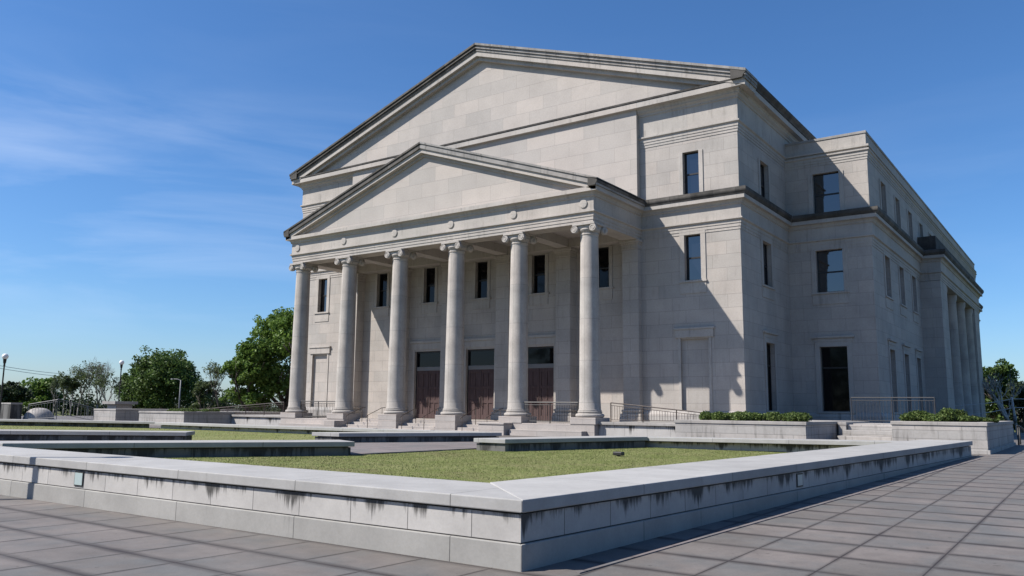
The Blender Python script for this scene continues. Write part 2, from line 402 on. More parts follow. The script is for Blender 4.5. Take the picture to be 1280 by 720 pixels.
# ---- walls of the main block, wings and recess
U = (12.47, 14.74); MD = (8.08, 10.40); G = (1.68, 5.12)
for sgn in (1, -1):
    X = (lambda x: x) if sgn > 0 else mx
    def ho(a,b,c,d): return (min(X(a),X(b)), max(X(a),X(b)), c, d)
    w = MB(); T = TF(0.0)
    hs = [ho(-2.90,-2.04,*U), ho(-2.90,-2.04,*MD), ho(-3.20,-1.75,1.05,5.15)]
    lo, hi = sorted((X(-5.35), X(0)))
    wall(w,T,lo,hi,HB,17.9,hs,.3)
    # back of the blind doorway
    n = hs[2]; part(w, 'wall', M['ashlar'])
    nb = MB(); lbox(nb,T,n[0]-.02,n[1]+.02,.14,.3,n[2],n[3]); blind = part(nb, 'blind_doorway', M['ashlar'])
    nb = MB(); lbox(nb,T,n[0]-.28,n[1]+.28,-.10,.02,5.22,5.62); lbox(nb,T,n[0]-.34,n[1]+.34,-.15,.02,5.62,5.72); nb.build('lintel', M['trim'], blind, bevel=.015)
    nb = MB(); lbox(nb,T,n[0]-.14,n[0],-.04,.02,1.05,5.22); nb.build('jamb', M['trim'], blind)
    nb = MB(); lbox(nb,T,n[1],n[1]+.14,-.04,.02,1.05,5.22); nb.build('jamb', M['trim'], blind)
    window(T,hs[0][0],hs[0][1],*U, rail=13.6, apron=False, sill=False, surround=.22, head=False)
    window(T,hs[1][0],hs[1][1],*MD, rail=9.25)
    # side of the main block up to the wing
    w = MB(); TS = TR(0.0) if sgn > 0 else TL(LW)
    hs = [(3.2,4.55,*U),(3.2,4.55,*MD),(3.2,4.55,*G)]
    wall(w,TS,0,WY,HB,17.9,hs,.3)
    wall(w,TS,WY,38,15.0,17.9,[],.3)
    part(w, 'wall', M['ashlar'])
    window(TS,*hs[0], apron=False, sill=False, surround=.25, head=False, rail=13.55); window(TS,*hs[1], rail=9.2); window(TS,*hs[2], rail=4.0, cap=True, apron=False, gm='glass_dark')
    # wing front
    w = MB(); T = TF(WY); hs = [ho(1.50,2.90,*U), ho(1.50,2.90,*MD), ho(1.50,2.90,*G)]
    lo, hi = sorted((X(0), X(WX)))
    wall(w,T,lo,hi,HB,16.0,hs,.3); part(w, 'wall', M['ashlar'])
    window(T,*hs[0], apron=False, sill=False, surround=.25, head=False, rail=13.55); window(T,*hs[1], rail=9.2); window(T,*hs[2], rail=4.0, cap=True, apron=False, gm='glass_dark')
    # wing long side
    TS = TR(WX) if sgn > 0 else TL(mx(WX))
    w = MB(); cy = [11.35,15.5,19.65]; hs = []
    for c in cy: hs += [(c-.68,c+.68,*U),(c-.68,c+.68,*MD),(c-.68,c+.68,*G)]
    up = [23.8+4.2*k for k in range(8)]
    hs2 = [(c-.68,c+.68,*U) for c in up]
    wall(w,TS,WY,SY0,HB,16.0,hs,.3); wall(w,TS,SY0,YE,HB,16.0,hs2,.3); part(w, 'wall', M['ashlar'])
    for h in hs:
        top = h[3] > 12
        window(TS,*h, apron=(not top and h[2]>5), sill=not top, surround=.25, head=not top, cap=h[3]<6, rail=None if not top else 13.55)
    for h in (hs2 if sgn > 0 else hs2[:2]): window(TS,*h, apron=False, sill=False, surround=.25, head=False, rail=13.55)
# recess wall behind the columns
CX = [AX+(i-2.5)*4.0888 for i in range(6)]
bays = [(CX[i]+CX[i+1])/2 for i in range(5)]
w = MB(); T = TF(RY)
hs = [(b-.45,b+.45,8.15,10.38) for b in bays]+[(b-1.05,b+1.05,1.0,5.12) for b in bays[1:4]]
wall(w,T,PX0,PX1,HB,12.0,hs,.35); part(w, 'wall', M['ashlar'])
w = MB(); w.quad((PX1,0,HB),(PX1,RY,HB),(PX1,RY,12),(PX1,0,12)); w.quad((PX0,0,HB),(PX0,RY,HB),(PX0,RY,12),(PX0,0,12)); part(w,'wall',M['ashlar'])
for b in bays: window(T,b-.45,b+.45,8.15,10.38, surround=.2, head=False, rail=9.25, gm='glass_dark')
# stone frames and hoods of the doors
for b in bays[1:4]:
    sb = MB(); lbox(sb,T,b-1.32,b+1.32,-.05,.02,5.22,5.62); lbox(sb,T,b-1.42,b+1.42,-.12,.02,5.62,5.76)
    hd = part(sb,'door_hood',M['trim'],bevel=.012)
    for u0,u1 in ((b-1.24,b-1.05),(b+1.05,b+1.24)):
        sb = MB(); lbox(sb,T,u0,u1,-.04,.02,1.0,5.22); sb.build('jamb',M['trim'],hd,bevel=.01)
# doors
for b in bays[1:4]:
    y = RY
    f = MB()
    lbox(f,T,b-1.05,b-.96,.14,.26,1.0,5.12); lbox(f,T,b+.96,b+1.05,.14,.26,1.0,5.12); lbox(f,T,b-.96,b+.96,.14,.26,5.02,5.12)
    d = part(f,'door',M['bronze'])
    f = MB(); lbox(f,T,b-.96,b+.96,.10,.26,3.92,4.16); f.build('transom_bar',M['door_dark'],d,bevel=.01)
    f = MB(); lbox(f,T,b-.96,b+.96,.20,.23,4.16,5.02); f.build('transom_glass',M['glass_dark'],d)
    for s in (-1,1):
        f = MB(); a, c = sorted((b+s*.012, b+s*.96)); lbox(f,T,a,c,.155,.215,1.02,3.92)
        # raised rails and stiles leave sunk panels
        for z0,z1 in ((1.02,1.28),(1.95,2.12),(2.80,2.95),(3.72,3.92)): lbox(f,T,a,c,.125,.155,z0,z1)
        for u0,u1 in ((a,a+.12),(c-.12,c),((a+c)/2-.05,(a+c)/2+.05)):
            for z0,z1 in ((1.28,1.95),(2.12,2.80),(2.95,3.72)): lbox(f,T,u0,u1,.125,.155,z0,z1)
        leaf = f.build('door_leaf',M['door'],d,bevel=.006)
        f = MB(); u = b+s*.11
        f.tube([(u,y+.125,1.75),(u,y+.06,1.78),(u,y+.06,2.32),(u,y+.125,2.35)],.016,8); f.build('handle',M['iron'],leaf)
# pilasters
def moulding(mb, cx, hw, yf, yb, steps):
    for z0,z1,o in steps: mb.box(cx-hw-o, cx+hw+o, yf-o, yb, z0, z1)
for c in CX:
    f = MB(); f.box(c-.46,c+.46,-.38,RY+.02,1.66,9.95)
    p = part(f,'pilaster',M['ashlar'],bevel=.012)
    f = MB(); moulding(f,c,.46,-.38,RY+.02,[(1.0,1.30,.16),(1.30,1.46,.13),(1.46,1.54,.05),(1.54,1.66,.08)]); f.build('base',M['shaft'],p,bevel=.03)
    f = MB(); moulding(f,c,.46,-.38,RY+.02,[(9.95,10.0,.04),(10.0,10.18,.01),(10.18,10.28,.06),(10.28,10.42,.12)]); f.build('capital',M['trim'],p,bevel=.015)

# ---- columns: one built, five copied
def make_column(cx, cy, plz=.965):
    root = MB()
    prof = []; z0, z1 = 1.56, 9.98
    for i in range(15):
        t = i/14; r = .495-.075*t**1.55
        if t < .02: r += .03
        prof.append((r, z0+(z1-z0)*t))
    prof = [(.545,z0),(.545,z0+.05),(.515,z0+.09)]+[(p[0],p[1]) for p in prof if p[1]>z0+.12]
    prof = prof[:-1]+[(.424,9.86),(.455,9.88),(.455,9.93),(.425,9.95),(.425,10.0)]
    root.lathe(prof,(0,0,0),40)
    col = root.build('column',M['shaft'],None,smooth=True,angle=35)
    b = MB(); b.box(-.68,.68,-.68,.68,plz,1.275)
    b.build('plinth',M['podium'],col,bevel=.015)
    b = MB(); pr = []
    for k in range(9): a = -math.pi/2+math.pi*k/8; pr.append((.585+.09*math.cos(a), 1.365+.09*math.sin(a)))
    pr = [(.60,1.275)]+pr+[(.565,1.46),(.545,1.485)]
    for k in range(7): a = -math.pi/2+math.pi*k/6; pr.append((.545+.035*math.cos(a), 1.522+.035*math.sin(a)))
    pr.append((.5,1.56)); b.lathe(pr,(0,0,0),40); b.build('base',M['shaft'],col,smooth=True,angle=50)
    c = MB()
    c.lathe([(.43,10.0),(.50,10.06),(.53,10.13),(.50,10.2),(.44,10.22)],(0,0,0),32)
    c.box(-.50,.50,-.50,.50,10.17,10.32)
    c.box(-.60,.60,-.60,.60,10.32,10.415)
    R = Matrix.Rotation(rad(90),3,'X'); R2 = Matrix.Rotation(rad(90),3,'Y')
    for sx in (-1,1):
        for sy in (-1,1):
            # volute facing front/back
            cc = (sx*.50, sy*.50, 10.14)
            c.lathe([(.0,-.07),(.185,-.07),(.185,.07),(.165,.085),(.0,.085)],cc,22,False,R)
            c.lathe([(.0,-.085),(.165,-.085),(.185,-.07)],cc,22,False,R)
            sp = []
            for k in range(34):
                a = k/33*2*math.pi*2.1; r = .165*(1-k/33)**.9+.022
                sp.append((cc[0]+sx*r*math.sin(a), cc[1]+sy*.088, cc[2]+r*math.cos(a)))
            c.tube(sp,.017,5)
            cc = (sx*.52, sy*.42, 10.14)
            c.lathe([(.0,-.07),(.165,-.07),(.175,-.05),(.175,.07),(.155,.085),(.0,.085)],cc,20,False,R2)
            sp = []
            for k in range(28):
                a = k/27*2*math.pi*2.0; r = .15*(1-k/27)**.9+.02
                sp.append((cc[0]+sx*.088, cc[1]+sy*r*math.sin(a), cc[2]+r*math.cos(a)))
            c.tube(sp,.015,5)
    c.build('capital',M['trim'],col,smooth=True,angle=35)
    return col
c0 = make_column(0,0)
cols = [c0]+[copy_tree(c0) for _ in range(5)]
for i, c in enumerate(cols):
    c.parent = B; c.location = (CX[i]-AX, -4.588, 0)
    c.rotation_euler.z = 0

# ---- belt entablature (one continuous profile around the whole plan)
prof = [(0,10.42),(.025,10.42),(.025,10.56),(.05,10.56),(.05,10.72),(.075,10.72),(.075,10.88),(.17,10.93),(.17,11.0),(.09,11.01),(.09,11.64),(.15,11.68),(.15,11.74),(.22,11.85),(.37,11.87),(.37,12.07),(0,12.09)]
path = [(mx(WX),YE),(mx(WX),WY),(LW,WY),(LW,0),(PX0,0),(PX0,PY),(PX1,PY),(PX1,0),(0,0),(0,WY),(WX,WY),(WX,SY0),(SX,SY0),(SX,SY1),(WX,SY1),(WX,YE)]
e = MB(); e.sweep(prof, path, True); part(e,'entablature',M['trim'])
cy_ = [(0,12.075),(.40,12.085),(.41,12.12),(.47,12.2),(.49,12.26),(.49,12.40),(.35,12.43),(0,12.52)]
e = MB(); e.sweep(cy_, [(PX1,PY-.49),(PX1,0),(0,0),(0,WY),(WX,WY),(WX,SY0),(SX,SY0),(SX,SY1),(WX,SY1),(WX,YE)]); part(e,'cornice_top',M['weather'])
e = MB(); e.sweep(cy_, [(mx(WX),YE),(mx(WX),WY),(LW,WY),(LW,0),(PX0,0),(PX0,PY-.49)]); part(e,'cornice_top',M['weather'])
# portico beams and ceiling
e = MB()
e.box(PX0+.004,PX1-.004,PY+.004,PY+.90,10.421,12.0); e.box(PX0+.004,PX0+.9,PY+.90,-.0,10.421,12.0); e.box(PX1-.9,PX1-.004,PY+.90,-.0,10.421,12.0)
for c in CX[1:-1]: e.box(c-.36,c+.36,PY+.9,RY,10.45,10.96)
e.box(PX0+.9,PX1-.9,-.42,RY,10.424,10.96)
part(e,'portico_beams',M['trim'],bevel=.01)
e = MB(); e.box(PX0+.9,PX1-.9,PY+.9,RY,10.93,11.1)
part(e,'portico_ceiling',M['podium'])
# roundels over the columns
for c in CX:
    e = MB(); e.lathe([(0,-.03),(.21,-.03),(.21,.02),(.19,.035),(.09,.042),(0,.043)],(0,0,0),24,False,Matrix.Rotation(rad(90),3,'X'))
    o = e.build('roundel',M['trim'],B,smooth=True,angle=30); o.location = (c-AX, PY-.105, 11.34)
# ---- portico pediment
SL = .3378
def chev(mb, xo, top_end, t0, t1, y0, y1, side=0):
    """chevron band: top line ends at (+-xo, top_end); spans t0..t1 below it"""
    za = top_end+xo*SL
    if side:
        mb.xz([(AX,za-t0),(AX+side*xo,top_end-t0),(AX+side*xo,top_end-t1),(AX,za-t1)], y0, y1); return
    mb.xz([(AX-xo,top_end-t0),(AX,za-t0),(AX+xo,top_end-t0),(AX+xo,top_end-t1),(AX,za-t1),(AX-xo,top_end-t1)], y0, y1)
HP = (PX1-PX0)/2
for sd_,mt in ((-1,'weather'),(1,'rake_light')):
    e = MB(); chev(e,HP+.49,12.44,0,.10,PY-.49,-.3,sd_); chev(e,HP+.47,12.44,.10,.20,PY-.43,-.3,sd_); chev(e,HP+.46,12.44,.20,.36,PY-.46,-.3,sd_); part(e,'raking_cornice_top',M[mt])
e = MB(); xo = HP+.40; te = 12.44+(.09*SL)
chev(e,xo,te,.362,.60,PY-.37,-.3); chev(e,xo-.3,te+.3*SL,.60,.76,PY-.14,-.3); part(e,'raking_cornice',M['trim'])
e = MB(); xi = HP; e.xz([(AX-xi,12.09),(AX-xi,12.2),(AX,12.44+HP*SL),(AX+xi,12.2),(AX+xi,12.09)], PY-.03, -.32); part(e,'pediment',M['tymp'])
# ---- upper centre wall and main top entablature
CW = -.35
e = MB(); e.box(PX0,PX1,CW,.3,12.0,17.5); part(e,'upper_wall',M['tymp'])
arch = [(0,15.36),(.025,15.36),(.025,15.5),(.05,15.5),(.05,15.64),(.075,15.64),(.075,15.80),(.16,15.86),(.16,15.93),(.06,15.94),(.06,17.05),(.12,17.1),(0,17.2)]
for pth in ([(PX1,0),(0,0),(0,38)], [(LW,38),(LW,0),(PX0,0)]):
    e = MB(); e.sweep(arch,pth); part(e,'upper_frieze',M['trim'])
bedp = [(0,17.08),(.12,17.08),(.12,17.16),(.24,17.26),(.24,17.32),(.32,17.44),(.57,17.46),(.57,17.74),(0,17.76)]
e = MB(); e.sweep(bedp,[(LW,38),(LW,0),(0,0),(0,38)]); part(e,'upper_cornice',M['trim'])
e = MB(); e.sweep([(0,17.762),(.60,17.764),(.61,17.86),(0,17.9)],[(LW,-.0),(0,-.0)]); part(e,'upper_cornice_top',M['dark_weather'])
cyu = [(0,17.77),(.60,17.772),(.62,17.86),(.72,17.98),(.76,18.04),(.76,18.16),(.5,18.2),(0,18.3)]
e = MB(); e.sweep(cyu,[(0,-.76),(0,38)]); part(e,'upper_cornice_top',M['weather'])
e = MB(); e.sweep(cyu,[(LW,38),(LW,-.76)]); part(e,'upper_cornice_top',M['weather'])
HM = 16.0
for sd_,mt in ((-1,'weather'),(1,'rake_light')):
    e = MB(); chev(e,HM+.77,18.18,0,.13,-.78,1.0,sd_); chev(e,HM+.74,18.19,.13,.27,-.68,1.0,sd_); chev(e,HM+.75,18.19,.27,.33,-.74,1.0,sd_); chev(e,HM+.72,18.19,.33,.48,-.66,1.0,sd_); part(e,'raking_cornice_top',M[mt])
e = MB(); chev(e,HM+.66,18.21,.482,.78,-.60,1.0); chev(e,HM+.3,18.21+.36*SL,.78,1.0,-.40,1.0); part(e,'raking_cornice',M['trim'])
e = MB(); e.xz([(LW,17.7),(LW,18.0),(AX,18.1+HM*SL),(0,18.0),(0,17.7)],-.12,.6); part(e,'pediment',M['tymp'])
e = MB(); e.xz([(LW-.6,17.98),(AX,18.14+HM*SL+.1),(.6,17.98)],1.0,38.6); part(e,'roof',M['roof'])
e = MB(); e.box(LW+.05,-.05,37.6,38,HB,18.0); e.box(LW+.1,-.1,.5,37.7,17.0,17.95); part(e,'wall',M['ashlar'])
# portico roof body
e = MB(); e.xz([(AX-HP-.4,12.3),(AX,12.3+ (HP+.4)*SL-.05),(AX+HP+.4,12.3)],PY+.2,-.34); part(e,'portico_roof',M['roof'])
# ---- wing tops
wp = [(0,15.18),(.02,15.18),(.02,15.32),(.045,15.32),(.045,15.46),(.07,15.46),(.07,15.60),(.14,15.66),(.14,15.74),(.03,15.75),(.03,15.84),(.13,15.86),(.13,15.97),(0,15.99)]
e = MB(); e.sweep(wp,[(0,WY),(WX,WY),(WX,YE),(0,YE)]); part(e,'wing_cornice',M['trim'])
e = MB(); e.sweep(wp,[(LW,YE),(mx(WX),YE),(mx(WX),WY),(LW,WY)]); part(e,'wing_cornice',M['trim'])
for s in (1,-1):
    a,b = sorted((WX-.02 if s>0 else mx(WX-.02), (0.0 if s>0 else LW)))
    e = MB(); e.box(a,b,WY+.02,YE-.02,15.985,16.62); o_ = .04
    part(e,'parapet',M['trim'])
    e = MB(); a2 = a-(o_ if s<0 else 0); b2 = b+(o_ if s>0 else 0); e.box(a2,b2,WY-.02,YE+.02,16.62,16.76); part(e,'parapet_coping',M['terrace_coping'],bevel=.01)
e = MB(); e.box(0,WX,YE-.01,YE,HB,15.99); e.box(LW,0,YE-3,YE,HB,14); e.box(mx(WX),LW,YE-.01,YE,HB,15.99); part(e,'wall',M['ashlar'])
# base course of the building
e = MB(); bp = [(0,HB),(.10,HB),(.10,1.45),(.06,1.55),(.03,1.62),(0,1.64)]
e.sweep(bp,[(PX1,0),(0,0),(0,WY),(WX,WY),(WX,SY0),(SX,SY0),(SX,SY0+2.9)]); e.sweep(bp,[(mx(WX),YE),(mx(WX),WY),(LW,WY),(LW,0),(PX0,0)]); part(e,'base_course',M['terrace'])
# ---- east side colonnade
e = MB(); T = TR(SX)
e.box(4.35,SX,SY0,SY0+2.75,HB,10.42); e.box(4.35,SX,SY1-2.9,SY1,HB,10.42); e.box(4.36,SX-.01,SY0,SY1,10.40,12.0); part(e,'side_portico',M['ashlar'])
e = MB(); e.box(4.38,5.5,SY0+.06,SY1-.1,12.45,13.45); part(e,'parapet',M['dark_weather'])
nc = 4
for i in range(nc):
    y = SY0+2.75+.75+ (SY1-SY0-5.65-1.5)*i/(nc-1)
    e = MB(); e.lathe([(.56,1.0),(.56,1.3),(.5,1.4),(.47,3.5),(.42,9.9),(.5,10.1),(.5,10.42)],(5.08,y,0),24); part(e,'side_column',M['shaft'],smooth=True,angle=40)
e = MB(); e.box(4.38,SX+.3,SY0+2.7,SY1-2.8,HB,1.0); part(e,'side_portico_base',M['terrace'])

# ---- podium, pedestals and the three flights of entrance steps
e = MB(); e.box(PX0-.2,PX1+.16,-3.82,RY+.3,HB-.4,.962)
for i in (0,1,4,5): pass
e.box(PX0-.2,CX[1]+.70,-5.24,-3.82,HB-.4,.962); e.box(CX[4]-.70,PX1+.16,-5.24,-3.82,HB-.4,.962)
part(e,'podium',M['podium'],bevel=.01)
e = MB(); e.box(CX[4]+.3,PX1-.24,-5.72,-5.24,0,.66); part(e,'podium_step',M['podium'],bevel=.01)
e = MB(); e.box(PX0+.24,CX[1]-.3,-5.72,-5.24,0,.66); part(e,'podium_step',M['podium'],bevel=.01)
e = MB(); e.box(CX[4]-1.38,CX[4]+.14,-5.95,-4.4,0,.88); e.box(CX[4]-1.46,CX[4]+.16,-5.99,-4.36,.88,.968); part(e,'stair_cheek',M['podium'],bevel=.012)
e = MB(); e.box(CX[1]-.14,CX[1]+.72,-5.95,-4.4,0,.88); part(e,'stair_cheek',M['podium'],bevel=.012)
for c in (CX[2],CX[3]):
    e = MB(); e.box(c-.672,c+.672,-5.262,-3.9,0,.963); part(e,'pedestal',M['podium'],bevel=.012)
for i in (1,2,3):
    a, b = CX[i]+(.72 if i==1 else .68), CX[i+1]-(.68 if i<3 else 1.40)
    st = MB(); n = 4; r = (.962-.38)/n
    for k in range(n): st.box(a,b,-5.6+.44*k,-3.8,.0 if k==0 else .38+r*k-.02,.38+r*(k+1))
    part(st,'entrance_steps',M['podium'],bevel=.01)

# ================================================================== handrails of the entrance steps
def stair_rail(x, label):
    t = thing('stair_handrail', label, 'handrail', 'handrails on the entrance steps', (x,-5.0,0.4))
    r = MB(); r.tube([(0,-.72,.72),(0,-.62,.80),(0,.50,1.22),(0,.78,1.24)],.017,8); r.build('rail',M['rust_iron'],t,smooth=True)
    for y, h0, h1 in ((-.58,.0,.81),(.52,.30,1.22)):
        r = MB(); r.tube([(0,y,h0),(0,y,h1)],.016,8); r.build('post',M['rust_iron'],t,smooth=True)
    return t
names = ['leftmost','second from left','third from left','fourth from left','fifth from left','rightmost']
k = 0
for i in (1,2,3):
    for fx in (.34,.72):
        stair_rail(CX[i]+4.0888*fx, 'thin brown iron stair handrail, %s of the six on the entrance steps' % names[k]); k += 1

# ================================================================== railings
def railing(label, pts, base_z, top_z, posts=2.0, gap=.14, mat='iron', group=None, lower=.10):
    """pts: list of plan points; base_z/top_z give heights at both ends"""
    L = [0]
    for a,b in zip(pts,pts[1:]): L.append(L[-1]+math.dist(a,b))
    tot = L[-1]
    def P(s):
        for i in range(len(pts)-1):
            if s <= L[i+1]+1e-6:
                t = (s-L[i])/(L[i+1]-L[i]); return (pts[i][0]+(pts[i+1][0]-pts[i][0])*t, pts[i][1]+(pts[i+1][1]-pts[i][1])*t)
        return pts[-1]
    bz = lambda s: base_z[0]+(base_z[1]-base_z[0])*s/tot
    tz = lambda s: top_z[0]+(top_z[1]-top_z[0])*s/tot
    o = (pts[0][0],pts[0][1],base_z[0]); t = thing('railing',label,'railing',group,o)
    R = lambda p,z: (p[0]-o[0],p[1]-o[1],z-o[2])
    r = MB(); r.tube([R(P(s),tz(s)) for s in L],.028,6); r.tube([R(P(s),tz(s)-.12) for s in L],.014,5); r.build('top_rail',M[mat],t)
    r = MB(); r.tube([R(P(s),bz(s)+lower) for s in L],.016,5); r.build('bottom_rail',M[mat],t)
    n = max(1,round(tot/posts))
    for i in range(n+1):
        s = tot*i/n; r = MB(); p = P(s); r.tube([R(p,bz(s)),R(p,tz(s))],.026,6); r.build('post',M[mat],t)
    nb = min(96, int(tot/gap)); unit = MB(); unit.tube([(0,0,0),(0,0,1)],.009,4); proto = None
    for i in range(nb):
        s = tot*(i+.5)/nb; p = P(s); loc = R(p,bz(s)+lower)
        if proto is None: ob = proto = unit.build('baluster',M[mat],t)
        else: ob = proto.copy(); COL.objects.link(ob); ob.parent = t
        ob.location = loc; ob.scale = (1,1,tz(s)-.12-bz(s)-lower)
    return t
railing('dark level railing between the two rightmost portico columns',[(CX[4]+.45,-4.75),(CX[5]-.55,-4.75)],(.96,.96),(1.96,1.96),1.3,.13)
railing('dark level railing between the two leftmost portico columns',[(CX[0]+.55,-4.75),(CX[1]-.45,-4.75)],(.96,.96),(1.96,1.96),1.3,.13)
railing('long dark ramp railing sloping down right of the portico towards the hedge',[(-4.62,-4.7),(.2,-4.7)],(1.09,1.09),(1.96,1.52),1.6,.13,'rust_iron')
railing('long dark ramp railing sloping down left of the portico beside the green tree',[(-27.3,-4.7),(-36.5,-4.7)],(1.09,1.0),(1.9,1.35),1.8,.15,'rust_iron')
railing('dark grey railing in front of the right wing above the terrace steps',[(4.95,-1.0),(8.15,-1.0)],(1.2,1.2),(2.26,2.26),1.6,.13,'dull_iron')

# ================================================================== TERRACE WALLS
def tblock(label, x0,x1,y0,y1,z1, face='terrace', cope=.12, over=.05, plinth=None):
    t = thing('terrace_wall',label,'terrace wall',None,((x0+x1)/2,y0,0)); o = t.location
    e = MB(); e.box(x0-o.x,x1-o.x,y0-o.y,y1-o.y,-.1,z1-cope)
    b_ = e.build('wall_body',M[face],t,bevel=.01)
    e = MB(); e.box(x0-over-o.x,x1+over-o.x,y0-over-o.y,y1-o.y,z1-cope,z1); e.build('coping',M['terrace_coping'],t,bevel=.015)
    if plinth:
        e = MB(); e.box(x0-.04-o.x,x1+.06-o.x,y0-.07-o.y,y1-o.y,-.1,plinth); e.build('plinth',M[face],t,bevel=.01)
    return t
Y2 = -8.3
tblock('low terrace wall with black drip stains right of the portico',-5.16,.12,-4.9,-.12,1.09,'stained_face',.13,.10)
tblock('terrace planter wall with the long clipped hedge, below the main corner',.13,5.07,Y2,-.12,1.28,over=.035)
tblock('terrace planter wall at the right end beside the tall plaza wall end',7.87,10.62,Y2,1.45,1.36,plinth=.50,over=.03)
tblock('small terrace pier left of the terrace steps',5.16,5.45,-4.2,-.2,1.26,over=.02)
tblock('terrace deck wall behind the terrace steps',5.46,7.84,-3.3,-.2,1.2,over=.02)
t = thing('terrace_steps','short flight of stone steps between two planter walls at the right','steps',None,(6.66,-5.0,0))
for k in range(4):
    e = MB(); e.box(-1.2,1.2,-1.4+k*.78,1.69,-.05 if k==0 else .36+.2*k+.001,.36+.2*(k+1)); e.build('step',M['terrace'],t,bevel=.012)
# mirrored set at the far left
tblock('low terrace wall with black drip stains left of the portico',mx(.12),mx(-5.16),-4.9,-.12,1.09,'stained_face',.13,.10)
tblock('terrace planter wall topped by low shrubs, left of the portico beyond the lawn',mx(5.07),mx(.13),Y2,-.12,1.26,over=.035)
tblock('terrace planter wall farthest left, near the second lamp post',mx(10.62),mx(7.87),Y2,1.45,1.36,over=.03)
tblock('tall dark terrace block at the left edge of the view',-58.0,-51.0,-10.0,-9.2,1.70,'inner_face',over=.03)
tblock('terrace deck wall between the two left planters',mx(7.84),mx(5.1),-3.3,-.2,1.1,over=.02)

# ================================================================== PLAZA LOW WALLS
def low_wall(label, poly, lift, lights=(), zb=0.0, ztop=.70, face='wallface', over=.045, base=True, flush=(), swap=False):
    """poly: plan outline of the coping (ccw); lift(x,y) raises the courses; built from base, face and coping courses"""
    c = Vector((sum(p[0] for p in poly)/len(poly), sum(p[1] for p in poly)/len(poly)))
    t = thing('low_wall',label,'low wall',None,(c.x,c.y,0))
    def inset(P,d):
        n = len(P); out = []; D = [0.0 if i in flush else d for i in range(n)]
        for i in range(n):
            p0,p1,p2 = Vector(P[i-1]),Vector(P[i]),Vector(P[(i+1)%n])
            d1=(p1-p0).normalized(); d2=(p2-p1).normalized(); n1=Vector((-d1.y,d1.x)); n2=Vector((-d2.y,d2.x))
            q1=p1+n1*D[i-1]; q2=p1+n2*D[i]; cr=d1.x*d2.y-d1.y*d2.x; w=q2-q1
            out.append(tuple(q1+d1*((w.x*d2.y-w.y*d2.x)/cr)))
        return out
    loc = lambda P: [(x-c.x,y-c.y) for x,y in P]
    lf = lambda x,y: lift(x+c.x,y+c.y)
    z1 = ztop-.13
    e = MB(); e.prism(loc(inset(poly,over)),zb-.05,z1-.022,lf); e.build('wall_body',M[face],t,org=None)
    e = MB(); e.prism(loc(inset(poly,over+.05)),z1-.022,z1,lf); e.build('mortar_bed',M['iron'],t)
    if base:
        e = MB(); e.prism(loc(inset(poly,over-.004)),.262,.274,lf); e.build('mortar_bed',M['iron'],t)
    e = MB(); e.prism(loc(poly),z1,ztop,lf); e.build('coping',M['coping'],t,bevel=.012,swap=swap)
    if base:
        e = MB(); e.prism(loc(inset(poly,.008)),-.1,.262,lf); e.build('base_course',M['wallbase'],t,bevel=.010)
    return t
lift = lambda x,y: max(0,.0055*(y+31.2))
def fix_uv(ob_t, along_xy=True):
    pass
A0 = (8.70,-31.17); A1 = (10.36,-9.7); dv = (Vector(A1)-Vector(A0)).normalized(); nv = Vector((-dv.y,dv.x))
I0 = (7.28,-29.82); I1 = tuple(Vector(A1)+nv*1.40)
WALL_L = low_wall('long sunlit low stone wall with black drip stains running left from the near corner',[(-60,-31.15),A0,I0,(-60,-29.80)],lambda x,y:0.0,flush=(1,))
WALL_R = low_wall('long shaded low stone wall running from the near corner towards the right terrace',[A0,A1,I1,I0],lift,flush=(3,),swap=True)
WALL_R['label'] = 'long shaded low stone wall running from the near corner towards the right terrace'
# light mortar joint at the corner and square fittings let into the walls
def wall_light(parent, wx, wy, wz, facing):
    o = parent.location
    f = MB(); l = MB()
    if facing == 'F':
        x,y = wx-o.x, wy-o.y; w_ = .135
        f.box(x-w_,x+w_,y-.008,y+.03,wz-.115,wz+.115)
        l.box(x-w_+.02,x+w_-.02,y-.014,y-.008,wz-.095,wz+.095)
    else:
        p = Vector((wx,wy)); 
        q = []
        for s,dn,z in [(a,b,c) for c in (-.115,.115) for b in (-.03,.012) for a in (-.14,.14)]:
            v = p+dv*s-nv*dn; q.append((v.x-o.x,v.y-o.y,wz+z))
        f.add(q,[(0,2,3,1),(4,5,7,6),(0,1,5,4),(2,6,7,3),(0,4,6,2),(1,3,7,5)])
        q = []
        for s,dn,z in [(a,b,c) for c in (-.09,.09) for b in (.012,.018) for a in (-.11,.11)]:
            v = p+dv*s-nv*dn; q.append((v.x-o.x,v.y-o.y,wz+z))
        l.add(q,[(0,2,3,1),(4,5,7,6),(0,1,5,4),(2,6,7,3),(0,4,6,2),(1,3,7,5)])
    fr = f.build('step_light',M['iron'],parent); l.build('lens',M['lens'],fr)
wall_light(WALL_L,.0,-31.128,.42,'F')
for s_ in (7.6,):
    p = Vector(A0)+dv*s_+nv*.045; wall_light(WALL_R,p.x,p.y,.42+lift(p.x,p.y),'R')
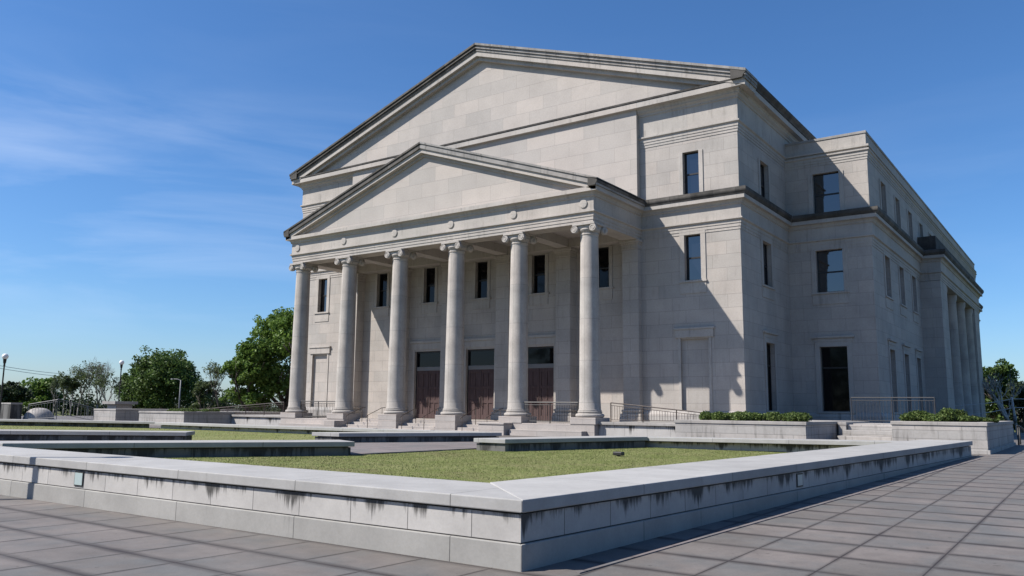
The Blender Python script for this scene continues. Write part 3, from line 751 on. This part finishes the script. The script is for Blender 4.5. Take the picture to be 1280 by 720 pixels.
# inner seat walls
IZ = .36
fl = lambda x,y: 0.0
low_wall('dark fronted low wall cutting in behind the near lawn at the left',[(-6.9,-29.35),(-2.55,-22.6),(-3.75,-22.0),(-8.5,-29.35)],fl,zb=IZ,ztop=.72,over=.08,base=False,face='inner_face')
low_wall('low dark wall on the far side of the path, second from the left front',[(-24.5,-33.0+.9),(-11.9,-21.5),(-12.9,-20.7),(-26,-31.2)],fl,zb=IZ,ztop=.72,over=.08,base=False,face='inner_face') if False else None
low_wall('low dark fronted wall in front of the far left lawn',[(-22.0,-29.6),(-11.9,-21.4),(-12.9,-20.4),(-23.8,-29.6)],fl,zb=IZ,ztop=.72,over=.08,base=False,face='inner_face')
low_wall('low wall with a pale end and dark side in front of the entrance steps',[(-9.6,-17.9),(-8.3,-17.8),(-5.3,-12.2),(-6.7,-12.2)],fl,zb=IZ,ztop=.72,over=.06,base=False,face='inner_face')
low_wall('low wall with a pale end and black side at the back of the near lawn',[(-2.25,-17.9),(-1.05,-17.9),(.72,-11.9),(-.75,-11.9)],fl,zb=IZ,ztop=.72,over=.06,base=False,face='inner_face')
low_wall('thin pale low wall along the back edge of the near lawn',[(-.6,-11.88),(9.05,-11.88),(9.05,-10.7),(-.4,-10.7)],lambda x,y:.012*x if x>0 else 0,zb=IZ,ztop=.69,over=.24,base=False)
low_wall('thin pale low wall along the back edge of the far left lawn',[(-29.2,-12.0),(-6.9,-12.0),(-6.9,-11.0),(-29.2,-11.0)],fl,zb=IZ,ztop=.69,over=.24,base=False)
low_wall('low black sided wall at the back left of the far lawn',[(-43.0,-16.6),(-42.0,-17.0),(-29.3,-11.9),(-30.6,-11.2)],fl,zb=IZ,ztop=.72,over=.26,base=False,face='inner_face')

ks = MB(); q0 = Vector((9.16,-30.9)); q1 = Vector((10.62,-11.0)); kn = Vector((.05,0))
ks.add([(p.x,p.y,gz(p.x,p.y)+z_) for z_ in (-.02,.012) for p in (q0,q0+kn,q1+kn,q1)],[(0,1,2,3),(4,5,6,7),(0,1,5,4),(1,2,6,5),(2,3,7,6),(3,0,4,7)])
tag(ks.build('kerb_strip',M['inner_paving']),kind='structure')
# inner raised level: paths and lawns
ip = MB(); ip.prism([(-60,-30.5),(7.6,-30.5),(9.2,-10.5),(9.0,-8.9),(9.0,-4.6),(-48,-4.6),(-60,-8)],-.1,.335)
tag(ip.build('inner_pavement',M['inner_paving']),kind='structure')
path_poly = [(-2.75,-22.5),(-2.6,-17.3),(-1.6,-17.6),(.2,-11.6),(-6.0,-11.6),(-8.9,-17.9),(-10.2,-17.8),(-12.6,-21.0),(-24.5,-31.0),(-9.0,-31.0)]
pp = MB(); pp.prism(path_poly,.30,.385); tag(pp.build('path',M['inner_paving']),kind='structure')
def lawn(name,label,poly,z,nbl,seed,hmax=.05,near=True):
    rng = random.Random(seed); e = MB(); xs_=[p[0] for p in poly]; ys_=[p[1] for p in poly]
    n = len(poly); e.add([(x,y,z) for x,y in poly],[tuple(range(n))])
    g = e.build(name,M['grass']); g.data.materials.append(M['blades'])
    def inside(x,y):
        c=False; j=n-1
        for i in range(n):
            xi,yi=poly[i]; xj,yj=poly[j]
            if (yi>y)!=(yj>y) and x<(xj-xi)*(y-yi)/(yj-yi)+xi: c=not c
            j=i
        return c
    vs=[]; fs=[]; k=0
    while k<nbl:
        x=rng.uniform(min(xs_),max(xs_)); y=rng.uniform(min(ys_),max(ys_))
        if not inside(x,y): continue
        dn = noise.noise(Vector((x*1.3,y*1.3,seed))); h=hmax*rng.uniform(.5,1.1)*(1+.5*dn)
        a=rng.uniform(0,math.pi); w_=.003+.005*rng.random(); lx=rng.gauss(0,.5)*h; ly=rng.gauss(0,.5)*h
        o=len(vs); vs += [(x-math.cos(a)*w_,y-math.sin(a)*w_,z-.005),(x+math.cos(a)*w_,y+math.sin(a)*w_,z-.005),(x+lx,y+ly,z+h)]; fs.append((o,o+1,o+2)); k+=1
    me=bpy.data.meshes.new('blades'); me.from_pydata(vs,[],fs); me.materials.append(M['blades'])
    b=bpy.data.objects.new('grass_blades',me); COL.objects.link(b); b.parent=g; b['kind']='stuff'
    tag(g,label,'lawn',None,'stuff')
    return g
lawn('lawn','short yellow green grass of the near lawn inside the low walls',[(-8.0,-29.9),(7.35,-29.9),(9.0,-11.7),(.3,-11.7),(-1.7,-17.0),(-2.55,-17.0),(-2.7,-22.5)],.352,120000,3,.026)
lawn('lawn','short green grass of the far left lawn beyond the path',[(-42.0,-16.8),(-30,-11.8),(-7,-11.8),(-9.3,-17.7),(-12.3,-20.7),(-22.5,-29.6),(-60,-29.6),(-60,-17)],.356,16000,4,.07)
# loose clods and tufts on the lawn
t = thing('floodlight','small black ground floodlight lying on the near lawn','floodlight',None,(2.6,-17.6,.35))
e = MB(); e.box(-.14,.14,-.09,.09,.03,.13); e.build('housing',M['iron'],t,bevel=.02)
e = MB(); e.box(-.04,.04,-.04,.04,-.02,.05); e.build('stake',M['iron'],t)

# ================================================================== FOLIAGE
def leaves(mb, rng, c, rx, ry, rz, n, size, flat=.0):
    for _ in range(n):
        d = Vector((rng.gauss(0,1),rng.gauss(0,1),rng.gauss(0,1))).normalized(); r = rng.random()**.45
        p = Vector((c[0]+d.x*rx*r, c[1]+d.y*ry*r, c[2]+d.z*rz*r))
        a = Vector((rng.gauss(0,1),rng.gauss(0,1),rng.gauss(0,.8))).normalized(); b = a.cross(Vector((rng.gauss(0,1),rng.gauss(0,1),rng.gauss(0,1)))).normalized()
        s = size*rng.uniform(.6,1.3); a *= s*.5; b *= s*.33
        mb.add([p-a,p-b*1.0+a*.1,p+a,p+b+a*.1],[(0,1,2,3)])
def branch(mb, rng, p, d, L, r, depth, tips, up=.12, kids=3, spread=.6, seg=5, gnarl=.12):
    n = 3; pts=[p]; q=p.copy(); dd=d.copy()
    for i in range(n):
        dd = (dd+Vector((rng.gauss(0,gnarl),rng.gauss(0,gnarl),rng.gauss(0,gnarl)*.6+up*.3))).normalized(); q = q+dd*(L/n); pts.append(q.copy())
    mb.tube(pts,r,seg if depth>1 else 3,r*.62)
    tips.append((q.copy(),L))
    if depth<=0: return
    for k in range(kids if depth>1 else kids):
        a = Vector((rng.gauss(0,1),rng.gauss(0,1),rng.gauss(0,.6))).normalized()
        nd = (dd+a*spread+Vector((0,0,up))).normalized(); s = rng.choice([2,3,3]); 
        branch(mb,rng,pts[s],nd,L*rng.uniform(.6,.82),r*.58,depth-1,tips,up,kids,spread,seg,gnarl)
def leafy_tree(name,label,pos,H,W,seed,mat='leaf_dark',n=9000,size=.42,trunk_h=.28,lumps=26,bark='bark',squash=1.0,cat='tree',group=None,low=.22):
    rng=random.Random(seed); t=thing(name,label,cat,group,tuple(pos))
    tr=MB(); tips=[]; r0=W*.035+.06
    tr.tube([(0,0,-.5),(0.05,0,H*trunk_h*.5),(0,.05,H*trunk_h)],r0*1.3,9,r0*.9)
    for k in range(6):
        a=2*math.pi*k/6+rng.random(); branch(tr,rng,Vector((0,0,H*trunk_h*rng.uniform(.7,1))),Vector((math.cos(a),math.sin(a),.9+rng.random())).normalized(),H*.28,r0*.55,2,tips,.2,3,.55)
    tr.build('trunk',M[bark],t,smooth=True)
    cr=MB(); per=n//lumps
    for k in range(lumps):
        a=rng.uniform(0,2*math.pi); e_=rng.uniform(-.55,1.0); rr=math.sqrt(max(.05,1-e_*e_))*rng.uniform(.45,1.0)
        zc = H*(low+(1-low)*.48)+e_*H*(1-low)*.42
        cx_=math.cos(a)*rr*W*.40; cy__=math.sin(a)*rr*W*.40; s=rng.uniform(.11,.20)*W
        leaves(cr,rng,(cx_,cy__,zc),s,s,s*.78*squash,int(per*.72),size)
        for j in range(3):
            b_=Vector((rng.gauss(0,1),rng.gauss(0,1),rng.gauss(0,.8))).normalized()*s*1.05
            leaves(cr,rng,(cx_+b_.x,cy__+b_.y,zc+b_.z),s*.35,s*.35,s*.28,int(per*.09),size*.9)
    cr.build('crown',M[mat],t)
    return t
def bare_tree(label,pos,H,seed,bark='bark_grey',leaf=0,name='bare_tree',depth=5,r0=None,lean=(0,0),kids=3,spread=.62,group=None,lmat='leaf_young'):
    rng=random.Random(seed); t=thing(name,label,'tree',group,tuple(pos)); tr=MB(); tips=[]
    r0=r0 or H*.016
    tr.tube([(0,0,-.4),(lean[0]*.3,lean[1]*.3,H*.14),(lean[0],lean[1],H*.27)],r0*1.25,7,r0)
    for k in range(2):
        a=rng.uniform(0,6.28); branch(tr,rng,Vector((lean[0],lean[1],H*.26)),Vector((math.cos(a)*.45,math.sin(a)*.45,1)).normalized(),H*.30,r0*.8,depth,tips,.22,kids,spread,5,.10)
    tr.build('trunk',M[bark],t,smooth=True)
    if leaf:
        cr=MB()
        for p,L in tips:
            if L<H*.22: leaves(cr,rng,p,H*.035,H*.035,H*.03,leaf,.22)
        cr.build('crown',M[lmat],t)
    return t
# left background, from the frame edge to the portico
leafy_tree('evergreen_tree','small grey green tree at the far left edge behind the first lamp post',at(8,118,-.35),4.6,6.5,11,'leaf_shade',3500,.5,.2,14)
leafy_tree('round_tree','low round bright green tree left of the bare trees',at(45,125,-.35),6.0,7.4,12,'leaf_mid',5200,.45,.15,18,low=.08)
leafy_tree('oak_tree','big dark green spreading oak behind the second lamp post',at(203,118,-.35),9.3,12.4,13,'leaf_dark',26000,.36,.2,40,low=.05)
leafy_tree('oak_tree','smaller dark crown growing on the left side of the big oak',at(168,121,-.35),7.6,6.0,131,'leaf_dark',9000,.36,.2,16,low=.05)
leafy_tree('ash_tree','tall bright green tree rising beside the leftmost portico column',at(357,83,-.35),12.4,9.6,14,'leaf_mid',30000,.32,.18,48,low=.04)
leafy_tree('ash_tree','lower bright green crown in front of the tall tree left of the portico',at(310,80,-.35),8.9,5.6,15,'leaf_mid',13000,.31,.2,22,low=.02)
leafy_tree('young_tree','small grey green tree between the oak and the tall bright tree',at(256,112,-.35),6.2,4.0,16,'leaf_young',3000,.36,.2,12,low=.05)
bare_tree('tall leafless tree with fine grey twigs left of the second lamp post',at(122,112,-.35),7.39,21,depth=5,leaf=0)
bare_tree('leafless tree with a thin haze of new leaves behind the low walls at the left',at(98,112,-.35),5.85,22,leaf=5,depth=4)
bare_tree('half bare tree with pale young leaves right of the round green tree',at(80,116,-.35),5.71,23,leaf=9,depth=4)
bare_tree('grey leafless tree with upright branches close left of the oak',at(137,108,-.35),5.41,24,leaf=3,depth=4)
bare_tree('slim leafless tree between the round green tree and the bare trees',at(68,122,-.35),5.10,25,leaf=3,depth=4)
bare_tree('thin brown bare tree just left of the tallest leafless tree',at(110,115,-.35),6.6,27,depth=5,leaf=1)
bare_tree('thin brown bare tree just right of the tallest leafless tree',at(131,113,-.35),6.2,28,depth=5,leaf=1)
bare_tree('low bushy bare tree with pale leaves behind the first planter wall',at(89,110,-.35),5.0,29,leaf=16,depth=4)
bare_tree('dark leafless tree with gnarled branches left of the tall bright tree',at(274,96,-.35),6.19,26,'bark',leaf=1,depth=5)
# right background
leafy_tree('dark_evergreen_tree','dark green tree just right of the far building corner',at(1243,92,-.35),8.4,6.6,31,'leaf_dark',9000,.38,.2,22,low=.02)
leafy_tree('dark_evergreen_tree','low dark green tree at the right edge behind the utility pole',at(1274,88,-.35),5.6,5.0,32,'leaf_shade',6000,.36,.1,16,low=.02)
bare_tree('pale barked leafless tree in front of the dark tree at the right',at(1259,70,-.35),5.61,33,'bark_pale',depth=3,r0=.15,kids=3)
bare_tree('grey leafless tree at the right edge against the sky',at(1275,96,-.35),5.95,34,'bark_grey',depth=5,kids=3)
bare_tree('leaning pale leafless tree beside the utility pole',at(1266,74,-.35),5.27,35,'bark_pale',depth=4,r0=.08,lean=(-.6,.3))
# thicket hiding the horizon
def thicket(label, px0, px1, depth, h, seed, n=9000, mat='leaf_shade'):
    rng=random.Random(seed); e=MB(); a=at(px0,depth,-.35); b=at(px1,depth,-.35)
    for i in range(60):
        s=rng.random(); p=a.lerp(b,s); hh=h*rng.uniform(.5,1.0)*(1+.35*math.sin(s*17+seed))
        leaves(e,rng,(p.x+rng.gauss(0,1.5),p.y+rng.gauss(0,1.5),p.z+hh*.5),2.2,2.2,hh*.6,n//60,.42)
    o=e.build('thicket',M[mat]); tag(o,label,'thicket',None,'stuff'); return o
thicket('dark low undergrowth along the horizon behind the left trees',-40,400,128,3.6,41,20000)
thicket('dark low undergrowth behind the trees at the right edge',1215,1330,110,3.6,42,9000)
thicket('distant tree belt beyond the left trees',-60,420,190,4.6,43,12000)
def belt(label, ang0, ang1, dist, h, seed, n):
    rng=random.Random(seed); e=MB(); m_=70
    for i in range(m_):
        a=rad(ang0+(ang1-ang0)*(i+rng.random())/m_); d_=dist*rng.uniform(.92,1.12); hh=h*rng.uniform(.6,1.15)
        x=CAM[0]+math.cos(a)*d_; y=CAM[1]+math.sin(a)*d_
        leaves(e,rng,(x,y,hh*.45),3.6,3.6,hh*.6,n//m_,.9)
    o=e.build('tree_belt',M['leaf_dark']); tag(o,label,'tree belt',None,'stuff'); return o
belt('dark green tree belt along the street side of the plaza, mirrored in the glass',-165,15,62,19,61,30000)
belt('dark green tree belt on the east side of the grounds',15,52,75,12,62,7000)
# hedges
def hedge(label,x0,x1,y0,y1,z0,hf,seed,n=14000,size=.075):
    rng=random.Random(seed); e=MB(); L=x1-x0; m_=int(L*7)
    for i in range(m_):
        s=(i+rng.random())/m_; x=x0+L*s; y=rng.uniform(y0,y1); h=hf(s)*rng.uniform(.82,1.08)
        leaves(e,rng,(x,y,z0+h*.48),.26,.24,h*.56,n//m_,size)
    st=MB()
    for i in range(int(L*3)):
        x=x0+(i+.5)/3; st.tube([(x,(y0+y1)/2,z0-.1),(x+rng.gauss(0,.08),(y0+y1)/2,z0+.25)],.02,5)
    c=((x0+x1)/2,(y0+y1)/2,z0); t=thing('hedge',label,'hedge',None,c)
    for m__,nm,mt in ((st,'stems','bark'),(e,'foliage','leaf_hedge')):
        o=m__.build(nm,M[mt],t); o.location=(-c[0],-c[1],-c[2])
    return t
hedge('long clipped green hedge on the planter wall below the main corner',.95,4.95,-7.9,-6.9,1.26,lambda s:.34,51,16000)
hedge('loose mounded green shrubs on the planter wall at the right end',8.15,9.15,-7.9,-6.9,1.34,lambda s:.22+.16*math.sin(s*math.pi),52,5000)
hedge('taller rounded shrub mound in the middle of the right end planter',9.1,10.0,-7.8,-6.7,1.34,lambda s:.20+.28*math.sin(s*math.pi),53,5000)
hedge('low spreading green shrub at the right corner of the right end planter',9.9,10.55,-7.6,-5.0,1.34,lambda s:.22-.08*s,54,4000)
hedge('low shrubs topping the left planter wall beyond the lawn',mx(5.0),mx(.3),-7.6,-4.6,1.24,lambda s:.16+.06*math.sin(s*9),55,8000,.09)

# ================================================================== LAMPS, POLES
def lamp_post(label,pos,H,rg,group='globe lamp posts',pr=.045):
    t=thing('lamp_post',label,'lamp post',group,tuple(pos))
    e=MB(); e.lathe([(.16,0),(.16,.12),(.10,.2),(.075,.5),(pr+.005,.6),(pr,H-rg*2-.45),(.07,H-rg*2-.4),(.05,H-rg*2-.3)],(0,0,0),12); e.build('pole',M['iron'],t,smooth=True,angle=40)
    e=MB(); e.lathe([(.05,H-rg*2-.32),(.09,H-rg*2-.2),(rg*.55,H-rg*1.75),(rg*.9,H-rg*1.25),(rg*.98,H-rg*1.1),(rg*.8,H-rg*1.1)],(0,0,0),16,False); e.build('holder',M['iron'],t,smooth=True)
    e=MB(); gp=[(rg*math.cos(a),H-rg+rg*math.sin(a)) for a in [rad(-75+15*k) for k in range(11)]]+[(.01,H)]
    e.lathe(gp,(0,0,0),20); e.build('globe',M['globe'],t,smooth=True)
    return t
lamp_post('black lamp post with a white globe at the far left edge of the view',at(.5,55,-.3),5.25,.2)
lamp_post('black lamp post with a white globe standing in front of the oak',at(148,70,.9),4.5,.2)
lamp_post('black lamp post just outside the left edge whose shadow crosses the near low wall',(-2.99,-32.7,0),4.6,.2,pr=.08)
t=thing('lamp_pedestal','pale stone pedestal slab under the lamp post in front of the oak','pedestal',None,tuple(at(150,69.5,-.35)))
e=MB(); e.box(-.7,.7,-.7,.7,0,2.05); e.build('shaft',M['terrace'],t); e=MB(); e.box(-1.0,1.0,-1.0,1.0,2.05,2.28); e.build('slab',M['terrace_coping'],t)
t=thing('street_light','thin grey street light pole with a short arm in front of the dark oak','street light',None,tuple(at(224,95,-.35)))
e=MB(); e.tube([(0,0,0),(0,0,4.9)],.10,8,.06); e.build('pole',M['grey_iron'],t,smooth=True)
e=MB(); e.tube([(0,0,4.85),(-.35,-.2,5.0),(-.8,-.45,5.02)],.045,6); e.box(-1.1,-.75,-.6,-.35,4.95,5.08); e.build('arm',M['grey_iron'],t)
pp_=at(1267.5,62,-.2)
t=thing('utility_pole','pale leaning utility pole with cables at the right edge','utility pole',None,tuple(pp_))
e=MB(); e.tube([(.12,0,-.3),(-.12,0,3.15)],.10,8,.075); e.build('pole',M['wood_pole'],t,smooth=True)
e=MB(); e.lathe([(.12,1.25),(.12,1.75)],(0,-.1,0),10); e.build('transformer',M['grey_iron'],t,smooth=True)
def wire(label,a,b,sag,r=.022):
    e=MB(); pts=[]
    for k in range(13):
        s=k/12; p=Vector(a).lerp(Vector(b),s); p.z-=sag*4*s*(1-s); pts.append(p)
    e.tube(pts,r,5); tag(e.build('cable',M['cable']),label,'cable','overhead cables')
wire('upper overhead cable from the utility pole behind the building corner',pp_+Vector((-.1,0,3.0)),at(1190,58,2.2),.10,.028)
wire('lower overhead cable from the utility pole behind the building corner',pp_+Vector((-.08,0,2.35)),at(1190,58,1.5),.10,.028)
wire('upper overhead cable leaving the utility pole to the right',pp_+Vector((-.1,0,3.0)),at(1330,70,3.3),.1,.028)
wire('lower overhead cable leaving the utility pole to the right',pp_+Vector((-.08,0,2.35)),at(1330,70,2.6),.1,.028)
wire('upper thin wire across the sky behind the first lamp post',at(-30,100,6.6),at(130,150,7.0),.5,.03)
wire('lower thin wire across the sky behind the first lamp post',at(-30,100,6.3),at(130,150,6.5),.5,.03)
# handrail going down at the right end of the terrace
t=thing('stair_handrail','black handrail descending at the right end of the terrace wall','handrail',None,(10.75,1.8,.2))
e=MB(); e.tube([(0,0,.95),(.0,1.0,.95),(.75,3.0,.1)],.035,8); e.build('rail',M['iron'],t,smooth=True)
for p in ((0,.05,-.3,.95),(.0,1.0,-.3,.95),(.72,2.9,-.6,.12)):
    e=MB(); e.tube([(p[0],p[1],p[2]),(p[0],p[1],p[3])],.03,8); e.build('post',M['iron'],t,smooth=True)
# rounded pale stone and curved stair railing at the far left
q=at(50,62,0)
t=thing('stone_mound','pale rounded stone fountain basin behind the far left walls','monument',None,(q.x,q.y,.35))
e=MB(); pr=[(1.05*math.cos(rad(a))**.8 if a<90 else .01,1.0*math.sin(rad(a))) for a in range(0,91,10)]; e.lathe(pr,(0,0,0),24); e.build('dome',M['terrace'],t,smooth=True)
e=MB(); e.lathe([(1.3,-.4),(1.3,.1),(1.15,.16),(.9,.16)],(0,0,0),24); e.build('rim',M['terrace_coping'],t,smooth=True,angle=40)
a=at(18,60); b=at(60,62); c=at(118,66)
railing('dark curved stair railing beside the fountain basin at the far left',[(at(36,58).x,at(36,58).y),(at(50,58).x,at(50,58).y),(at(72,58).x,at(72,58).y)],(.5,.6),(1.6,1.95),1.6,.2,'grey_iron')
railing('long pale sloping railing between the far left lamp post and the planter wall',[(at(72,58).x,at(72,58).y),(at(118,60).x,at(118,60).y)],(.9,.4),(2.0,1.4),2.0,.25,'grey_iron')

# ================================================================== LIGHT
sun_dir = Vector((.963,1.0,-1.478)).normalized()
sd = bpy.data.lights.new('sun','SUN'); sd.energy = 5.0; sd.angle = rad(.53); sd.color = (1.0,.955,.90)
so = bpy.data.objects.new('sun',sd); COL.objects.link(so); so.rotation_euler = sun_dir.to_track_quat('-Z','Y').to_euler(); so.location=(0,0,60)
W = bpy.data.worlds.new('World'); S.world = W; W.use_nodes = True; nt = W.node_tree; N = nt.nodes
sk = N.new('ShaderNodeTexSky'); sk.sky_type='NISHITA'; sk.sun_disc=False; sk.sun_elevation=rad(46.8); sk.sun_rotation=rad(223.9); sk.air_density=1.0; sk.dust_density=.6; sk.ozone_density=10; sk.altitude=0
bg = N['Background']; bg.inputs[1].default_value = .099
tc = N.new('ShaderNodeTexCoord')
mp = N.new('ShaderNodeMapping'); mp.inputs['Scale'].default_value=(1.2,1.2,7.5); mp.inputs['Rotation'].default_value=(rad(7),rad(-5),0); nt.links.new(tc.outputs['Generated'],mp.inputs[0])
nz = N.new('ShaderNodeTexNoise'); nz.inputs['Scale'].default_value=2.1; nz.inputs['Detail'].default_value=7; nz.inputs['Roughness'].default_value=.55; nz.inputs['Distortion'].default_value=.6; nt.links.new(mp.outputs[0],nz.inputs['Vector'])
cr_ = N.new('ShaderNodeValToRGB'); cr_.color_ramp.elements[0].position=.44; cr_.color_ramp.elements[1].position=.74; cr_.color_ramp.elements[1].color=(.15,.15,.15,1); cr_.color_ramp.elements[0].color=(0,0,0,1); nt.links.new(nz.outputs['Fac'],cr_.inputs[0])
sz_ = N.new('ShaderNodeSeparateXYZ'); nt.links.new(tc.outputs['Generated'],sz_.inputs[0])
mk = N.new('ShaderNodeValToRGB'); nt.links.new(sz_.outputs[2],mk.inputs[0]); me_ = mk.color_ramp.elements; me_[0].position=.05; me_[0].color=(0,0,0,1); me_[1].position=.16; me_[1].color=(1,1,1,1); q_=me_.new(.26); q_.color=(1,1,1,1); q_=me_.new(.37); q_.color=(.12,.12,.12,1)
mk2 = N.new('ShaderNodeMapRange'); nt.links.new(sz_.outputs[0],mk2.inputs[0]); mk2.inputs[1].default_value=-.50; mk2.inputs[2].default_value=-.85; mk2.inputs[3].default_value=.35; mk2.inputs[4].default_value=1.9
mm_ = N.new('ShaderNodeMath'); mm_.operation='MULTIPLY'; nt.links.new(mk.outputs[0],mm_.inputs[0]); nt.links.new(mk2.outputs[0],mm_.inputs[1])
mm2 = N.new('ShaderNodeMath'); mm2.operation='MULTIPLY'; nt.links.new(cr_.outputs[0],mm2.inputs[0]); nt.links.new(mm_.outputs[0],mm2.inputs[1])
hs_ = N.new('ShaderNodeHueSaturation'); hs_.inputs['Saturation'].default_value=1.07; nt.links.new(sk.outputs[0],hs_.inputs['Color'])
mxn = N.new('ShaderNodeMix'); mxn.data_type='RGBA'; nt.links.new(mm2.outputs[0],mxn.inputs[0]); nt.links.new(hs_.outputs[0],mxn.inputs[6]); mxn.inputs[7].default_value=(6.2,6.9,8.2,1)
nt.links.new(mxn.outputs[2],bg.inputs[0])
S.view_settings.view_transform='Standard'; S.view_settings.look='None'; S.view_settings.gamma=1; S.view_settings.exposure=.60
S.cycles.max_bounces=6; S.cycles.use_denoising=True
S.render.film_transparent=False
